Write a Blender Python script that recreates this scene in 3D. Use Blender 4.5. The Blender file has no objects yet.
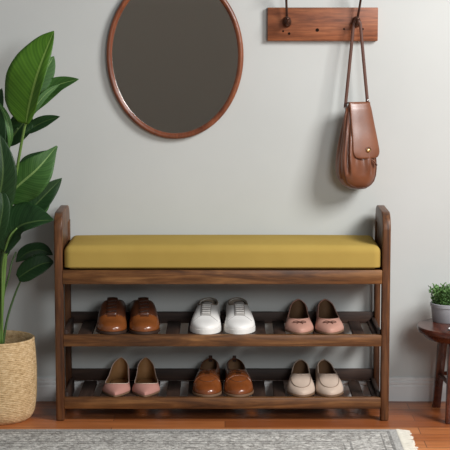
import bpy, bmesh, math, random
import numpy as np
from mathutils import Vector, Matrix, Euler
random.seed(7)
C = bpy.context.scene.collection
PI = math.pi
# ------------------------------------------------------------------ camera, world, lights, exposure
FPX = 1721.0; PITCH = math.radians(7.3); CAM = Vector((0, -5.3, 1.302))
cd = bpy.data.cameras.new('camera'); cam = bpy.data.objects.new('camera', cd); C.objects.link(cam)
cam.location = CAM; cam.rotation_euler = (PI/2 - PITCH, 0, 0)
cd.sensor_width = 36; cd.sensor_fit = 'HORIZONTAL'; cd.lens = FPX/450*36; cd.clip_end = 50
bpy.context.scene.camera = cam
world = bpy.data.worlds.new('world'); bpy.context.scene.world = world; world.use_nodes = True
world.node_tree.nodes['Background'].inputs[0].default_value = (0.88, 0.95, 1.0, 1)
world.node_tree.nodes['Background'].inputs[1].default_value = 0.20
def area(name, loc, target, sx, sy, power, col):
    l = bpy.data.lights.new(name, 'AREA'); l.shape = 'RECTANGLE'; l.size = sx; l.size_y = sy
    l.energy = power; l.color = col
    o = bpy.data.objects.new(name, l); C.objects.link(o); o.location = loc
    o.rotation_euler = (Vector(target)-Vector(loc)).to_track_quat('-Z', 'Y').to_euler()
    return o
area('window_daylight', (2.0, -1.5, 2.25), (0.95, 0.2, 0.3), 0.9, 0.9, 102, (1.0, 0.99, 0.985))
area('front_fill', (1.3, -4.2, 1.75), (0.0, 0.25, 0.3), 1.2, 0.8, 62, (0.96, 0.98, 1.0))  # unseen fill light added on the viewer's side to lift the shelves
vs = bpy.context.scene.view_settings
vs.view_transform = 'Standard'; vs.look = 'None'; vs.gamma = 1; vs.use_curve_mapping = False; vs.exposure = -0.07

def ray(px, py):
    v = Vector(((px-225)/FPX, (225-py)/FPX, -1))
    return cam.rotation_euler.to_matrix() @ v
def W(px, py, Y):                     # point seen at a pixel, on the plane y = Y
    d = ray(px, py); t = (Y-CAM.y)/d.y
    return CAM + d*t
def G(px, py, z=0):                   # point seen at a pixel, on a level plane
    d = ray(px, py); t = (z-CAM.z)/d.z
    return CAM + d*t

# ------------------------------------------------------------------ helpers
def link(name, me, parent=None, loc=None):
    o = bpy.data.objects.new(name, me); C.objects.link(o)
    if parent: o.parent = parent
    if loc is not None: o.location = loc
    return o
def obj(name, bm, mat, parent=None, smooth=True, loc=None, recalc=True):
    if recalc: bmesh.ops.recalc_face_normals(bm, faces=bm.faces)
    me = bpy.data.meshes.new(name)
    if smooth:
        for f in bm.faces: f.smooth = True
    bm.to_mesh(me); bm.free()
    for m in (mat if isinstance(mat, (list, tuple)) else [mat]): me.materials.append(m)
    if smooth is True or smooth == 'auto':
        try: me.set_sharp_from_angle(angle=math.radians(38))
        except Exception: pass
    return link(name, me, parent, loc)
def thing(name, label, cat, loc=(0,0,0), rz=0, group=None):
    o = bpy.data.objects.new(name, None); C.objects.link(o); o.empty_display_size = .05
    o.location = loc; o.rotation_euler = (0,0,rz); o['label'] = label; o['category'] = cat
    if group: o['group'] = group
    return o
def tag(o, label, cat, group=None):
    o['label'] = label; o['category'] = cat
    if group: o['group'] = group
    return o
def struct(o): o['kind'] = 'structure'; return o
def box(bm, x0, x1, y0, y1, z0, z1, bev=0.0, seg=2):
    t = bmesh.new()
    bmesh.ops.create_cube(t, size=1)
    for v in t.verts:
        v.co = Vector(((x0+x1)/2+v.co.x*(x1-x0), (y0+y1)/2+v.co.y*(y1-y0), (z0+z1)/2+v.co.z*(z1-z0)))
    if bev: bmesh.ops.bevel(t, geom=list(t.edges), offset=bev, segments=seg, profile=.5, affect='EDGES')
    merge(bm, t); return bm
def merge(bm, t):
    mp = {}
    for v in t.verts: mp[v] = bm.verts.new(v.co)
    for f in t.faces:
        try:
            nf = bm.faces.new([mp[v] for v in f.verts]); nf.material_index = f.material_index
        except ValueError: pass
    t.free()
def BM(): return bmesh.new()
def lathe(bm, prof, n=48, c=(0,0,0), squash=1.0, cap=False):
    rings = []
    for r, z in prof:
        rings.append([bm.verts.new((c[0]+r*math.cos(2*PI*k/n), c[1]+squash*r*math.sin(2*PI*k/n), c[2]+z)) for k in range(n)])
    for a, b in zip(rings, rings[1:]):
        for k in range(n):
            bm.faces.new((a[k], a[(k+1)%n], b[(k+1)%n], b[k]))
    bmesh.ops.remove_doubles(bm, verts=bm.verts, dist=1e-6)
    return bm
def cr(pts, m=8):                     # Catmull-Rom through points
    pts = [Vector(p) for p in pts]; P = [2*pts[0]-pts[1]] + pts + [2*pts[-1]-pts[-2]]; out = []
    for i in range(1, len(P)-2):
        for k in range(m):
            t = k/m; a, b, c, d = P[i-1], P[i], P[i+1], P[i+2]
            out.append(.5*((2*b)+(c-a)*t+(2*a-5*b+4*c-d)*t*t+(3*b-a-3*c+d)*t**3))
    out.append(pts[-1]); return out
def tube(bm, pts, r, n=10, closed=False, flat=1.0, up=None):
    pts = [Vector(p) for p in pts]; N = len(pts)
    rad = r if callable(r) else (lambda t: r)
    rings = []; prev = None
    for i, p in enumerate(pts):
        if closed: tg = pts[(i+1)%N]-pts[i-1]
        else: tg = pts[min(i+1,N-1)]-pts[max(i-1,0)]
        tg.normalize()
        if up is not None: a = tg.cross(Vector(up)); 
        elif prev is None: a = tg.cross(Vector((0,0,1)) if abs(tg.z)<.9 else Vector((0,1,0)))
        else: a = prev - tg*prev.dot(tg)
        if a.length < 1e-6: a = tg.orthogonal()
        a.normalize(); prev = a; b = tg.cross(a)
        q = rad(i/max(1,N-1))
        rings.append([bm.verts.new(p + a*q*math.cos(2*PI*k/n) + b*q*flat*math.sin(2*PI*k/n)) for k in range(n)])
    for i in range(N if closed else N-1):
        A, B = rings[i], rings[(i+1)%N]
        for k in range(n): bm.faces.new((A[k], A[(k+1)%n], B[(k+1)%n], B[k]))
    if not closed:
        bm.faces.new(rings[0][::-1]); bm.faces.new(rings[-1])
    return bm
def interp(x, pts):                   # smooth 1-D interpolation
    xs = [p[0] for p in pts]; ys = [p[1] for p in pts]; n = len(xs)
    if x <= xs[0]: return ys[0]
    if x >= xs[-1]: return ys[-1]
    m = []
    for i in range(n):
        if i == 0: m.append((ys[1]-ys[0])/(xs[1]-xs[0]))
        elif i == n-1: m.append((ys[-1]-ys[-2])/(xs[-1]-xs[-2]))
        else:
            d0 = (ys[i]-ys[i-1])/(xs[i]-xs[i-1]); d1 = (ys[i+1]-ys[i])/(xs[i+1]-xs[i])
            m.append(0 if d0*d1 <= 0 else 2*d0*d1/(d0+d1))
    for i in range(n-1):
        if x <= xs[i+1]:
            h = xs[i+1]-xs[i]; t = (x-xs[i])/h
            return (2*t**3-3*t*t+1)*ys[i]+(t**3-2*t*t+t)*h*m[i]+(-2*t**3+3*t*t)*ys[i+1]+(t**3-t*t)*h*m[i+1]

# ------------------------------------------------------------------ materials
def new_mat(name, rough=.5, spec=.5, metal=0.0, col=None):
    m = bpy.data.materials.new(name); m.use_nodes = True; nt = m.node_tree
    b = nt.nodes['Principled BSDF']; b.inputs['Roughness'].default_value = rough
    b.inputs['Specular IOR Level'].default_value = spec; b.inputs['Metallic'].default_value = metal
    if col: b.inputs['Base Color'].default_value = (*col, 1)
    return m, nt, b
def N(nt, t, **kw):
    n = nt.nodes.new(t)
    for k, v in kw.items():
        if k in n.inputs: n.inputs[k].default_value = v
        else: setattr(n, k, v)
    return n
def coords(nt, scale, kind='Object', rot=(0,0,0)):
    tc = N(nt, 'ShaderNodeTexCoord'); mp = N(nt, 'ShaderNodeMapping')
    mp.inputs['Scale'].default_value = scale; mp.inputs['Rotation'].default_value = rot
    nt.links.new(tc.outputs[kind], mp.inputs[0]); return mp.outputs[0]
def ramp(nt, fac, stops):
    r = N(nt, 'ShaderNodeValToRGB'); el = r.color_ramp.elements
    while len(el) < len(stops): el.new(.5)
    for e, (p, c) in zip(el, stops): e.position = p; e.color = (*c, 1)
    nt.links.new(fac, r.inputs[0]); return r.outputs[0]
def bump(nt, b, h, strength=.2, dist=.002):
    bp = N(nt, 'ShaderNodeBump'); bp.inputs['Strength'].default_value = strength; bp.inputs['Distance'].default_value = dist
    nt.links.new(h, bp.inputs['Height']); nt.links.new(bp.outputs[0], b.inputs['Normal'])
def noise(nt, vec, scale, detail=4, rough=.55, dist=0):
    n = N(nt, 'ShaderNodeTexNoise'); n.inputs['Scale'].default_value = scale; n.inputs['Detail'].default_value = detail
    n.inputs['Roughness'].default_value = rough; n.inputs['Distortion'].default_value = dist
    nt.links.new(vec, n.inputs['Vector']); return n.outputs['Fac']
def mixc(nt, fac, a, b, mode='MIX'):
    m = N(nt, 'ShaderNodeMix', data_type='RGBA', blend_type=mode)
    for s, v in ((0, fac), (6, a), (7, b)):
        if hasattr(v, 'links') or hasattr(v, 'is_linked'): nt.links.new(v, m.inputs[s])
        else: m.inputs[s].default_value = v if s == 0 else (*v, 1)
    return m.outputs[2]
def math_(nt, op, a, b=None, c=None):
    m = N(nt, 'ShaderNodeMath', operation=op)
    for i, v in enumerate((a, b, c)):
        if v is None: continue
        if hasattr(v, 'is_linked'): nt.links.new(v, m.inputs[i])
        else: m.inputs[i].default_value = v
    return m.outputs[0]
def wood(name, dark, mid, light, axis='X', rough=.42, spec=.4):
    m, nt, b = new_mat(name, rough, spec)
    s = {'X': (1.2,14,14), 'Z': (14,14,1.2), 'Y': (14,1.2,14)}[axis]
    v = coords(nt, s)
    n1 = noise(nt, v, 2.2, 6, .6, 1.2)
    v2 = coords(nt, tuple(q*3.2 for q in s)); n2 = noise(nt, v2, 4, 3, .6, .2)
    v3 = coords(nt, (1,1,1)); n3 = noise(nt, v3, 9, 3, .5, .3)
    c1 = ramp(nt, n1, [(.3, dark), (.5, mid), (.72, light)])
    c2 = ramp(nt, n2, [(.3, (.55,.55,.55)), (.6, (1,1,1))])
    c3 = ramp(nt, n3, [(.35, (.7,.66,.62)), (.65, (1.1,1.1,1.1))])
    c = mixc(nt, .8, c1, c2, 'MULTIPLY'); c = mixc(nt, .7, c, c3, 'MULTIPLY')
    nt.links.new(c, b.inputs['Base Color']); bump(nt, b, n2, .15, .001)
    return m
def leather(name, c0, c1, rough=.35, spec=.5, scale=60, bs=.12, coat=0.0):
    m, nt, b = new_mat(name, rough, spec); v = coords(nt, (1,1,1))
    n = noise(nt, v, 14, 4, .6); c = ramp(nt, n, [(.3, c0), (.7, c1)]); nt.links.new(c, b.inputs['Base Color'])
    g = noise(nt, v, scale*6, 2, .5); bump(nt, b, g, bs, .0006); b.inputs['Coat Weight'].default_value = coat
    b.inputs['Coat Roughness'].default_value = .2
    return m
M = {}
m, nt, b = new_mat('wall_paint', .9, .15); v = coords(nt, (1,1,1)); n = noise(nt, v, 3, 4)
nt.links.new(ramp(nt, n, [(.3, (.505,.52,.50)), (.7, (.535,.55,.53))]), b.inputs['Base Color']); bump(nt, b, noise(nt, v, 160, 3), .05, .001); M['wall'] = m
m, nt, b = new_mat('far_wall_paint', .9, .1, col=(.52,.49,.42)); M['far'] = m
m, nt, b = new_mat('baseboard_paint', .5, .3); v = coords(nt, (1,1,1))
nt.links.new(ramp(nt, noise(nt, v, 5, 3), [(.3,(.66,.67,.66)),(.7,(.71,.72,.71))]), b.inputs['Base Color']); M['base'] = m
# plank floor
m, nt, b = new_mat('floor_planks', .34, .45)
v = coords(nt, (1,1,1)); br = N(nt, 'ShaderNodeTexBrick'); nt.links.new(v, br.inputs['Vector'])
br.inputs['Scale'].default_value = 1; br.inputs['Brick Width'].default_value = .95; br.inputs['Row Height'].default_value = .082
br.inputs['Mortar Size'].default_value = .0013; br.inputs['Mortar Smooth'].default_value = .3; br.offset = .37
br.inputs['Color1'].default_value = (.0,.0,.0,1); br.inputs['Color2'].default_value = (1,1,1,1); br.inputs['Mortar'].default_value = (.5,.5,.5,1)
vg = coords(nt, (1.5,28,1)); g = noise(nt, vg, 2.4, 6, .6, .8); vf = coords(nt, (6,160,1)); g2 = noise(nt, vf, 2, 3)
c = ramp(nt, br.outputs['Color'], [(0,(.28,.078,.022)), (.5,(.46,.15,.045)), (1,(.64,.25,.09))])
c = mixc(nt, .75, c, ramp(nt, g, [(.3,(.55,.48,.42)),(.68,(1.12,1.1,1.08))]), 'MULTIPLY')
c = mixc(nt, .5, c, ramp(nt, g2, [(.3,(.7,.65,.6)),(.6,(1,1,1))]), 'MULTIPLY')
c = mixc(nt, br.outputs['Fac'], c, (.13,.045,.018)); nt.links.new(c, b.inputs['Base Color'])
bump(nt, b, math_(nt, 'SUBTRACT', 1, br.outputs['Fac']), .3, .001); M['floor'] = m
D1, D2, D3 = (.050,.019,.007), (.165,.066,.020), (.33,.155,.052)
M['bench_x'] = wood('walnut_stained_wood_lengthwise', D1, D2, D3, 'X')
M['bench_z'] = wood('walnut_stained_wood_upright', (.035,.013,.006), (.115,.043,.015), (.22,.095,.034), 'Z')
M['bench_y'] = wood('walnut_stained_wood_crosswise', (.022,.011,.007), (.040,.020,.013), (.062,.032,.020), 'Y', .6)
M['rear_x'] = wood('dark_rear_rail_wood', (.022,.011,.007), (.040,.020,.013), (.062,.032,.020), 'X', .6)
M['board'] = wood('hook_board_wood', (.14,.04,.014), (.27,.085,.032), (.38,.14,.055), 'X', .5)
M['cherry'] = wood('cherry_table_wood', (.040,.009,.005), (.080,.019,.010), (.13,.034,.016), 'Y', .25, .6)
M['mframe'] = wood('mirror_frame_wood', (.13,.034,.013), (.22,.064,.026), (.3,.1,.042), 'Z', .32, .5)
m, nt, b = new_mat('mirror_glass', .04, .5, 1.0, (.86,.85,.83)); M['mirror'] = m
# cushion cloth
m, nt, b = new_mat('mustard_cloth', .85, .15); v = coords(nt, (1,1,1)); n = noise(nt, v, 5, 4)
w1 = N(nt, 'ShaderNodeTexWave', bands_direction='X'); w1.inputs['Scale'].default_value = 190; nt.links.new(v, w1.inputs['Vector'])
w2 = N(nt, 'ShaderNodeTexWave', bands_direction='Z'); w2.inputs['Scale'].default_value = 190; nt.links.new(v, w2.inputs['Vector'])
nt.links.new(ramp(nt, n, [(.3,(.365,.25,.062)),(.7,(.41,.285,.073))]), b.inputs['Base Color'])
b.inputs['Specular IOR Level'].default_value = .05
bump(nt, b, math_(nt, 'ADD', w1.outputs['Fac'], w2.outputs['Fac']), .12, .0006); M['cushion'] = m
M['derby'] = leather('tan_calf_leather', (.18,.052,.013), (.25,.076,.019), .26, .6, coat=.35)
M['derbyq'] = leather('dark_brown_leather', (.060,.019,.009), (.105,.034,.015), .33, .5, coat=.15)  # darker brown than the toe leather, used on the derby quarters
M['loafer'] = leather('cognac_leather', (.17,.045,.011), (.24,.068,.017), .25, .6, coat=.35)
M['white'] = leather('white_leather', (.80,.78,.74), (.86,.84,.80), .5, .35)
M['whitesole'] = leather('white_rubber', (.74,.72,.68), (.80,.78,.74), .6, .3)
M['pink'] = leather('dusty_pink_leather', (.46,.245,.185), (.52,.28,.215), .5, .35)
M['pink2'] = leather('rose_suede', (.42,.20,.165), (.48,.235,.19), .65, .25)
M['beige'] = leather('beige_leather', (.52,.405,.32), (.58,.455,.365), .55, .3)
M['tongue'] = leather('tongue_shade_grey', (.40,.385,.36), (.45,.43,.40), .7, .2)
M['beigeseam'] = leather('beige_seam', (.30,.22,.165), (.34,.25,.19), .6, .2)
M['lining'] = leather('tan_lining', (.13,.07,.035), (.18,.10,.05), .7, .2)
M['lininglight'] = leather('beige_lining', (.23,.185,.14), (.28,.23,.18), .7, .2)
M['insole'] = leather('tan_insole', (.30,.155,.06), (.36,.19,.08), .6, .3)
M['darksole'] = leather('dark_sole_leather', (.035,.018,.012), (.05,.026,.016), .5, .4)
M['tansole'] = leather('tan_sole_leather', (.16,.092,.052), (.20,.115,.066), .6, .3)
M['dark'] = leather('dark_cord', (.03,.014,.01), (.045,.02,.014), .6, .3)
M['grey'] = leather('grey_stitch', (.33,.31,.29), (.4,.38,.36), .7, .2)
M['bag'] = leather('saddle_brown_leather', (.135,.046,.021), (.20,.072,.033), .34, .5, 40, .25, .1)
M['bagdark'] = leather('dark_brown_edge_leather', (.07,.024,.013), (.10,.036,.019), .5, .4)
m, nt, b = new_mat('brass', .25, .5, 1, (.72,.50,.22)); M['brass'] = m
m, nt, b = new_mat('steel', .25, .5, 1, (.7,.68,.66)); M['steel'] = m
m, nt, b = new_mat('bronze', .32, .6, .75, (.075,.034,.022)); M['bronze'] = m
m, nt, b = new_mat('hole_shadow', .9, .1, 0, (.012,.006,.004)); M['hole'] = m
# basket
m, nt, b = new_mat('woven_straw', .85, .15); v = coords(nt, (1,1,1)); n = noise(nt, coords(nt, (1,1,2.5)), 60, 4, .7)
n2 = noise(nt, coords(nt, (40,40,160)), 2.2, 3, .7)
c = ramp(nt, n, [(.28,(.40,.25,.11)),(.5,(.64,.45,.24)),(.72,(.80,.61,.37))]); c = mixc(nt, .6, c, ramp(nt, n2, [(.3,(.6,.52,.45)),(.6,(1.05,1.05,1.05))]), 'MULTIPLY')
nt.links.new(c, b.inputs['Base Color']); bump(nt, b, n2, .7, .003); M['straw'] = m
m, nt, b = new_mat('potting_soil', .95, .1); v = coords(nt, (1,1,1)); n = noise(nt, v, 60, 4)
nt.links.new(ramp(nt, n, [(.3,(.012,.008,.005)),(.7,(.05,.032,.02))]), b.inputs['Base Color']); bump(nt, b, n, .8, .004); M['soil'] = m
m, nt, b = new_mat('grey_ceramic', .55, .35); v = coords(nt, (1,1,1)); nt.links.new(ramp(nt, noise(nt, v, 30, 3), [(.3,(.33,.33,.345)),(.7,(.38,.38,.395))]), b.inputs['Base Color']); M['pot'] = m
m, nt, b = new_mat('white_glaze', .3, .5, 0, (.75,.74,.72)); M['glaze'] = m
def leafmat(name, dark, mid, rib, rough=.45):
    m, nt, b = new_mat(name, rough, .3)
    tc = N(nt, 'ShaderNodeTexCoord'); sp = N(nt, 'ShaderNodeSeparateXYZ'); nt.links.new(tc.outputs['UV'], sp.inputs[0])
    u, vv = sp.outputs[0], sp.outputs[1]
    au = math_(nt, 'ABSOLUTE', math_(nt, 'SUBTRACT', u, .5))
    ph = math_(nt, 'SUBTRACT', vv, math_(nt, 'MULTIPLY', au, .42))
    s = math_(nt, 'SINE', math_(nt, 'MULTIPLY', ph, 165.0))
    s2 = math_(nt, 'SINE', math_(nt, 'MULTIPLY', ph, 61.0))
    st = math_(nt, 'ADD', math_(nt, 'MULTIPLY', s, .16), math_(nt, 'ADD', math_(nt, 'MULTIPLY', s2, .13), .5))
    c = ramp(nt, st, [(.1, dark), (.9, mid)])
    n = noise(nt, coords(nt, (1,1,1)), 12, 3); c = mixc(nt, .5, c, ramp(nt, n, [(.3,(.7,.75,.7)),(.7,(1.15,1.15,1.1))]), 'MULTIPLY')
    k = math_(nt, 'LESS_THAN', au, .028)
    c = mixc(nt, k, c, rib); nt.links.new(c, b.inputs['Base Color']); bump(nt, b, st, .35, .0015)
    b.inputs['Transmission Weight'].default_value = 0
    return m
M['leafA'] = leafmat('bright_green_leaf', (.040,.115,.008), (.085,.20,.016), (.18,.30,.06))
M['leafB'] = leafmat('mid_green_leaf', (.028,.085,.016), (.062,.155,.034), (.20,.32,.10))
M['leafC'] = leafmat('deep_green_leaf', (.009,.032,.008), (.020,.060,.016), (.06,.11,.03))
M['stem'] = leather('green_stem', (.09,.17,.03), (.15,.25,.06), .45, .4)
M['stemd'] = leather('dark_green_stem', (.04,.08,.02), (.06,.115,.03), .45, .4)
M['herb'] = leather('small_leaf_green', (.045,.115,.022), (.11,.22,.06), .5, .35)
M['herb2'] = leather('small_leaf_pale_green', (.12,.24,.075), (.17,.30,.11), .5, .35)
# rug
m, nt, b = new_mat('grey_rug_pile', .95, .05)
tc = N(nt, 'ShaderNodeTexCoord'); sp = N(nt, 'ShaderNodeSeparateXYZ'); nt.links.new(tc.outputs['Object'], sp.inputs[0])
X_, Y_ = sp.outputs[0], sp.outputs[1]          # rug corner (far right) is the origin: x < 0, y < 0
ex = math_(nt, 'MULTIPLY', X_, -1); ey = math_(nt, 'MULTIPLY', Y_, -1); e = math_(nt, 'MINIMUM', ex, ey)
v = coords(nt, (1,1,1))
vo = N(nt, 'ShaderNodeTexVoronoi', feature='DISTANCE_TO_EDGE'); vo.inputs['Scale'].default_value = 34; nt.links.new(v, vo.inputs['Vector'])
mot = noise(nt, v, 42, 3, .6, 1.6)
worn = noise(nt, v, 9, 4, .6); fine = noise(nt, coords(nt, (1,.6,1)), 190, 3, .7)
base = ramp(nt, mot, [(.40,(.34,.32,.295)),(.50,(.58,.56,.52)),(.62,(.72,.70,.655))])
lines = math_(nt, 'LESS_THAN', vo.outputs[0], .10)
base = mixc(nt, math_(nt, 'MULTIPLY', lines, .3), base, (.20,.195,.185))
def band(a, bb): return math_(nt, 'MULTIPLY', math_(nt, 'GREATER_THAN', e, a), math_(nt, 'LESS_THAN', e, bb))
bd = band(.024, .034)
for a, bb in ((.052,.057), (.150,.157), (.172,.177), (.30,.308)): bd = math_(nt, 'MAXIMUM', bd, band(a, bb))
base = mixc(nt, math_(nt, 'MULTIPLY', bd, .6), base, (.15,.145,.14))
base = mixc(nt, math_(nt, 'LESS_THAN', e, .024), base, (.46,.45,.425))
base = mixc(nt, .7, base, ramp(nt, worn, [(.35,(.78,.78,.78)),(.65,(1.12,1.12,1.12))]), 'MULTIPLY')
base = mixc(nt, .8, base, ramp(nt, fine, [(.32,(.68,.68,.68)),(.6,(1.15,1.15,1.15))]), 'MULTIPLY')
nt.links.new(base, b.inputs['Base Color']); bump(nt, b, fine, .7, .004); M['rug'] = m
M['fringe'] = leather('cream_cotton', (.60,.56,.47), (.70,.66,.57), .9, .1)

# ------------------------------------------------------------------ the room
WY = .285
bm = BM(); box(bm, -2.2, 2.2, WY, WY+.1, 0, 3.0); struct(obj('wall_back', bm, M['wall'], smooth=False))
bm = BM(); box(bm, -2.2, 2.2, -7.0, WY+.1, -.05, 0); struct(obj('floor', bm, M['floor'], smooth=False))
bm = BM(); box(bm, -2.2, 2.2, -7.1, -7.0, 0, 3.0); struct(obj('wall_front', bm, M['far'], smooth=False))
bm = BM(); prof = [(0,0),(-.012,0),(-.012,.050),(-.0095,.0535),(-.0095,.0565),(-.0115,.0585),(-.0115,.064),(-.008,.067),(-.008,.070),(-.0095,.072),(-.009,.077),(-.004,.080),(0,.080)]
ends = []
for X in (-2.2, 2.2): ends.append([bm.verts.new((X, WY+p[0], p[1])) for p in prof])
for k in range(len(prof)-1): bm.faces.new((ends[0][k], ends[0][k+1], ends[1][k+1], ends[1][k]))
struct(obj('baseboard_back', bm, M['base'], smooth=False))

# ------------------------------------------------------------------ shoe bench
zz = lambda py, Y=0: W(225, py, Y).z
xx = lambda px, py=300, Y=0: W(px, py, Y).x
XL, XR = xx(54.6), xx(390.2)
BD = .268; T = .0262; PD = .034
HT = zz(211.0, .06)
ox = (XL+XR)/2; HB = (XR-XL)/2
bench = thing('shoe_bench', 'long dark wooden bench with two slatted shoe shelves against the wall', 'bench', (ox, 0, 0))
RC = .052
def side_outline():                   # rounded inverted U, outer and inner, as YZ pairs
    out, inn = [], []
    n = 10; ri = RC-.026
    zi = HT-.030
    yo0, yo1, yi0, yi1 = 0, BD, PD, BD-PD
    for k in range(n+1):
        a = PI - PI/2*k/n; out.append((yo0+RC+RC*math.cos(a), HT-RC+RC*math.sin(a)))
        inn.append((yi0+ri+ri*math.cos(a), zi-ri+ri*math.sin(a)))
    for k in range(n+1):
        a = PI/2 - PI/2*k/n; out.append((yo1-RC+RC*math.cos(a), HT-RC+RC*math.sin(a)))
        inn.append((yi1-ri+ri*math.cos(a), zi-ri+ri*math.sin(a)))
    return out, inn
for s in (-1, 1):
    x0, x1 = (-HB, -HB+T) if s < 0 else (HB-T, HB)
    out, inn = side_outline()
    inn = [(y, HT-RC) for y, z in out]
    bm = BM(); A = [bm.verts.new((x0, y, z)) for y, z in out]; B = [bm.verts.new((x1, y, z)) for y, z in out]
    bm.faces.new(A); bm.faces.new(B[::-1])
    for k in range(len(A)): bm.faces.new((A[k], A[(k+1)%len(A)], B[(k+1)%len(A)], B[k]))
    bmesh.ops.recalc_face_normals(bm, faces=bm.faces)
    ed = [e for e in bm.edges if len(e.link_faces) == 2 and e.calc_face_angle(0) > 1.2 and abs(e.verts[0].co.x-e.verts[1].co.x) < 1e-6 and not (abs(e.verts[0].co.z-e.verts[1].co.z) < 1e-6 and e.verts[0].co.z < HT-.04)]
    bmesh.ops.bevel(bm, geom=ed, offset=.004, segments=3, profile=.5, affect='EDGES', clamp_overlap=True)
    obj('armrest', bm, M['bench_z'], bench)
    for (y0, y1) in ((0, PD), (BD-PD, BD)):
        bm = BM(); zb = HT-RC; a0, a1 = x0, x1
        if y0 > .1: a0, a1 = (x0+.009, x1+.002) if s < 0 else (x0-.002, x1-.009)
        box(bm, a0, a1, y0, y1, 0, zb+.0005)
        ed = [e for e in bm.edges if abs(e.verts[0].co.z-e.verts[1].co.z) > .1 or max(v.co.z for v in e.verts) < .01]
        bmesh.ops.bevel(bm, geom=ed, offset=.005, segments=3, profile=.5, affect='EDGES')
        obj('leg', bm, M['bench_z'], bench)
for s in (-1, 1):
    a0, a1 = (-HB+.003, -HB+T-.003) if s < 0 else (HB-T+.003, HB-.003)
    bm = BM(); box(bm, a0, a1, PD-.002, BD-PD+.002, zz(283.5), HT-RC+.001); obj('side_panel', bm, M['bench_z'], bench, smooth=False)
Xi0, Xi1 = -HB+T-.001, HB-T+.001
# seat frame
zs1, zs0 = zz(270.3), zz(284.3)
bm = BM(); box(bm, Xi0, Xi1, .0, .024, zs0, zs1, .003); obj('front_rail', bm, M['bench_x'], bench)
bm = BM(); box(bm, Xi0, Xi1, BD-.024, BD, zs0, zs1, .003); obj('rear_rail', bm, M['bench_x'], bench)
for X0, X1 in ((Xi0, Xi0+.02), (Xi1-.02, Xi1)):
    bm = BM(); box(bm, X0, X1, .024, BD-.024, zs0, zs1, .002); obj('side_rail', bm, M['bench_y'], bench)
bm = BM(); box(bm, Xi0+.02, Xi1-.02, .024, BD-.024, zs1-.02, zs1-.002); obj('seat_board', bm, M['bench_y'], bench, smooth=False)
# shelves
gaps = [72.5,94.5,118,139.5,161,183,205,227,249,270.5,290.5,310.5,330,350,370]
SH = []
for (pt, pb, pr) in ((335.2, 346.6, 311.8), (397.8, 409, 368.8)):
    z1, z0 = zz(pt), zz(pb); zr = zz(pr, BD-.012)
    zsl = z1-.001; SH.append(z1)
    bm = BM(); box(bm, Xi0, Xi1, .0, .022, z0, z1, .003); obj('shelf_front_rail', bm, M['bench_x'], bench)
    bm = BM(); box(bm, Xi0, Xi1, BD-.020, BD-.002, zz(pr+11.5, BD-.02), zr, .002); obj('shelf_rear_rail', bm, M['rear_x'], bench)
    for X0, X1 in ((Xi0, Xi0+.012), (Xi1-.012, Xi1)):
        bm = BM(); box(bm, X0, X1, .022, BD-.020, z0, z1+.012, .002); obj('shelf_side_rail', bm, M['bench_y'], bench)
    edges = [xx(65.5)-ox] + sum([[xx(g-4.2)-ox, xx(g+4.2)-ox] for g in gaps], []) + [xx(379)-ox]
    for k in range(0, len(edges), 2):
        a, c_ = edges[k], edges[k+1]
        if c_-a < .012: continue
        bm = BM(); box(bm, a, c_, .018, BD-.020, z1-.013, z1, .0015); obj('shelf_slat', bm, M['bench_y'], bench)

# cushion
cz0, cz1 = zs1+.0005, zz(246.0)
bm = BM(); cxl, cxr = -HB+T+.0035, HB-T-.0035
nx, ny, nz = 60, 18, 8
def cushion_pt(u, v_, w):             # u,v,w in -1..1 on the cube surface
    hx, hy, hz = (cxr-cxl)/2, (BD+.004)/2, (cz1-cz0)/2; r = .022
    p = Vector((u*hx, v_*hy, w*hz)); q = Vector((max(-hx+r, min(hx-r, p.x)), max(-hy+r, min(hy-r, p.y)), max(-hz+r*.35, min(hz-r, p.z))))
    d = p-q
    if d.length > 1e-9:
        rr = r if p.z > q.z-1e-9 else r*.35
        p = q + Vector((d.x, d.y, d.z)).normalized()*min(rr, max(abs(d.x), abs(d.y), abs(d.z)))
    crown = (1-u*u*u*u)*(1-v_*v_)
    if w > 0: p.z += .008*crown
    return Vector(((cxl+cxr)/2+p.x, BD/2-.001+p.y, (cz0+cz1)/2+p.z))
def grid_face(f, na, nb):
    vs_ = [[bm.verts.new(f(-1+2*i/na, -1+2*j/nb)) for j in range(nb+1)] for i in range(na+1)]
    for i in range(na):
        for j in range(nb): bm.faces.new((vs_[i][j], vs_[i+1][j], vs_[i+1][j+1], vs_[i][j+1]))
def dens(t): return math.copysign(1-(1-abs(t))**1.7, t)
for sgn in (-1, 1):
    grid_face(lambda a, c_: cushion_pt(dens(a), dens(c_), sgn), 70, 34)
    grid_face(lambda a, c_: cushion_pt(dens(a), sgn, dens(c_)), 70, 20)
    grid_face(lambda a, c_: cushion_pt(sgn, dens(a), dens(c_)), 34, 20)
bmesh.ops.remove_doubles(bm, verts=bm.verts, dist=1e-5)
cu = obj('bench_cushion', bm, M['cushion'], smooth='s'); cu.location = (ox, 0, 0)
tag(cu, 'mustard yellow seat cushion lying between the arms of the wooden bench', 'cushion')

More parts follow.
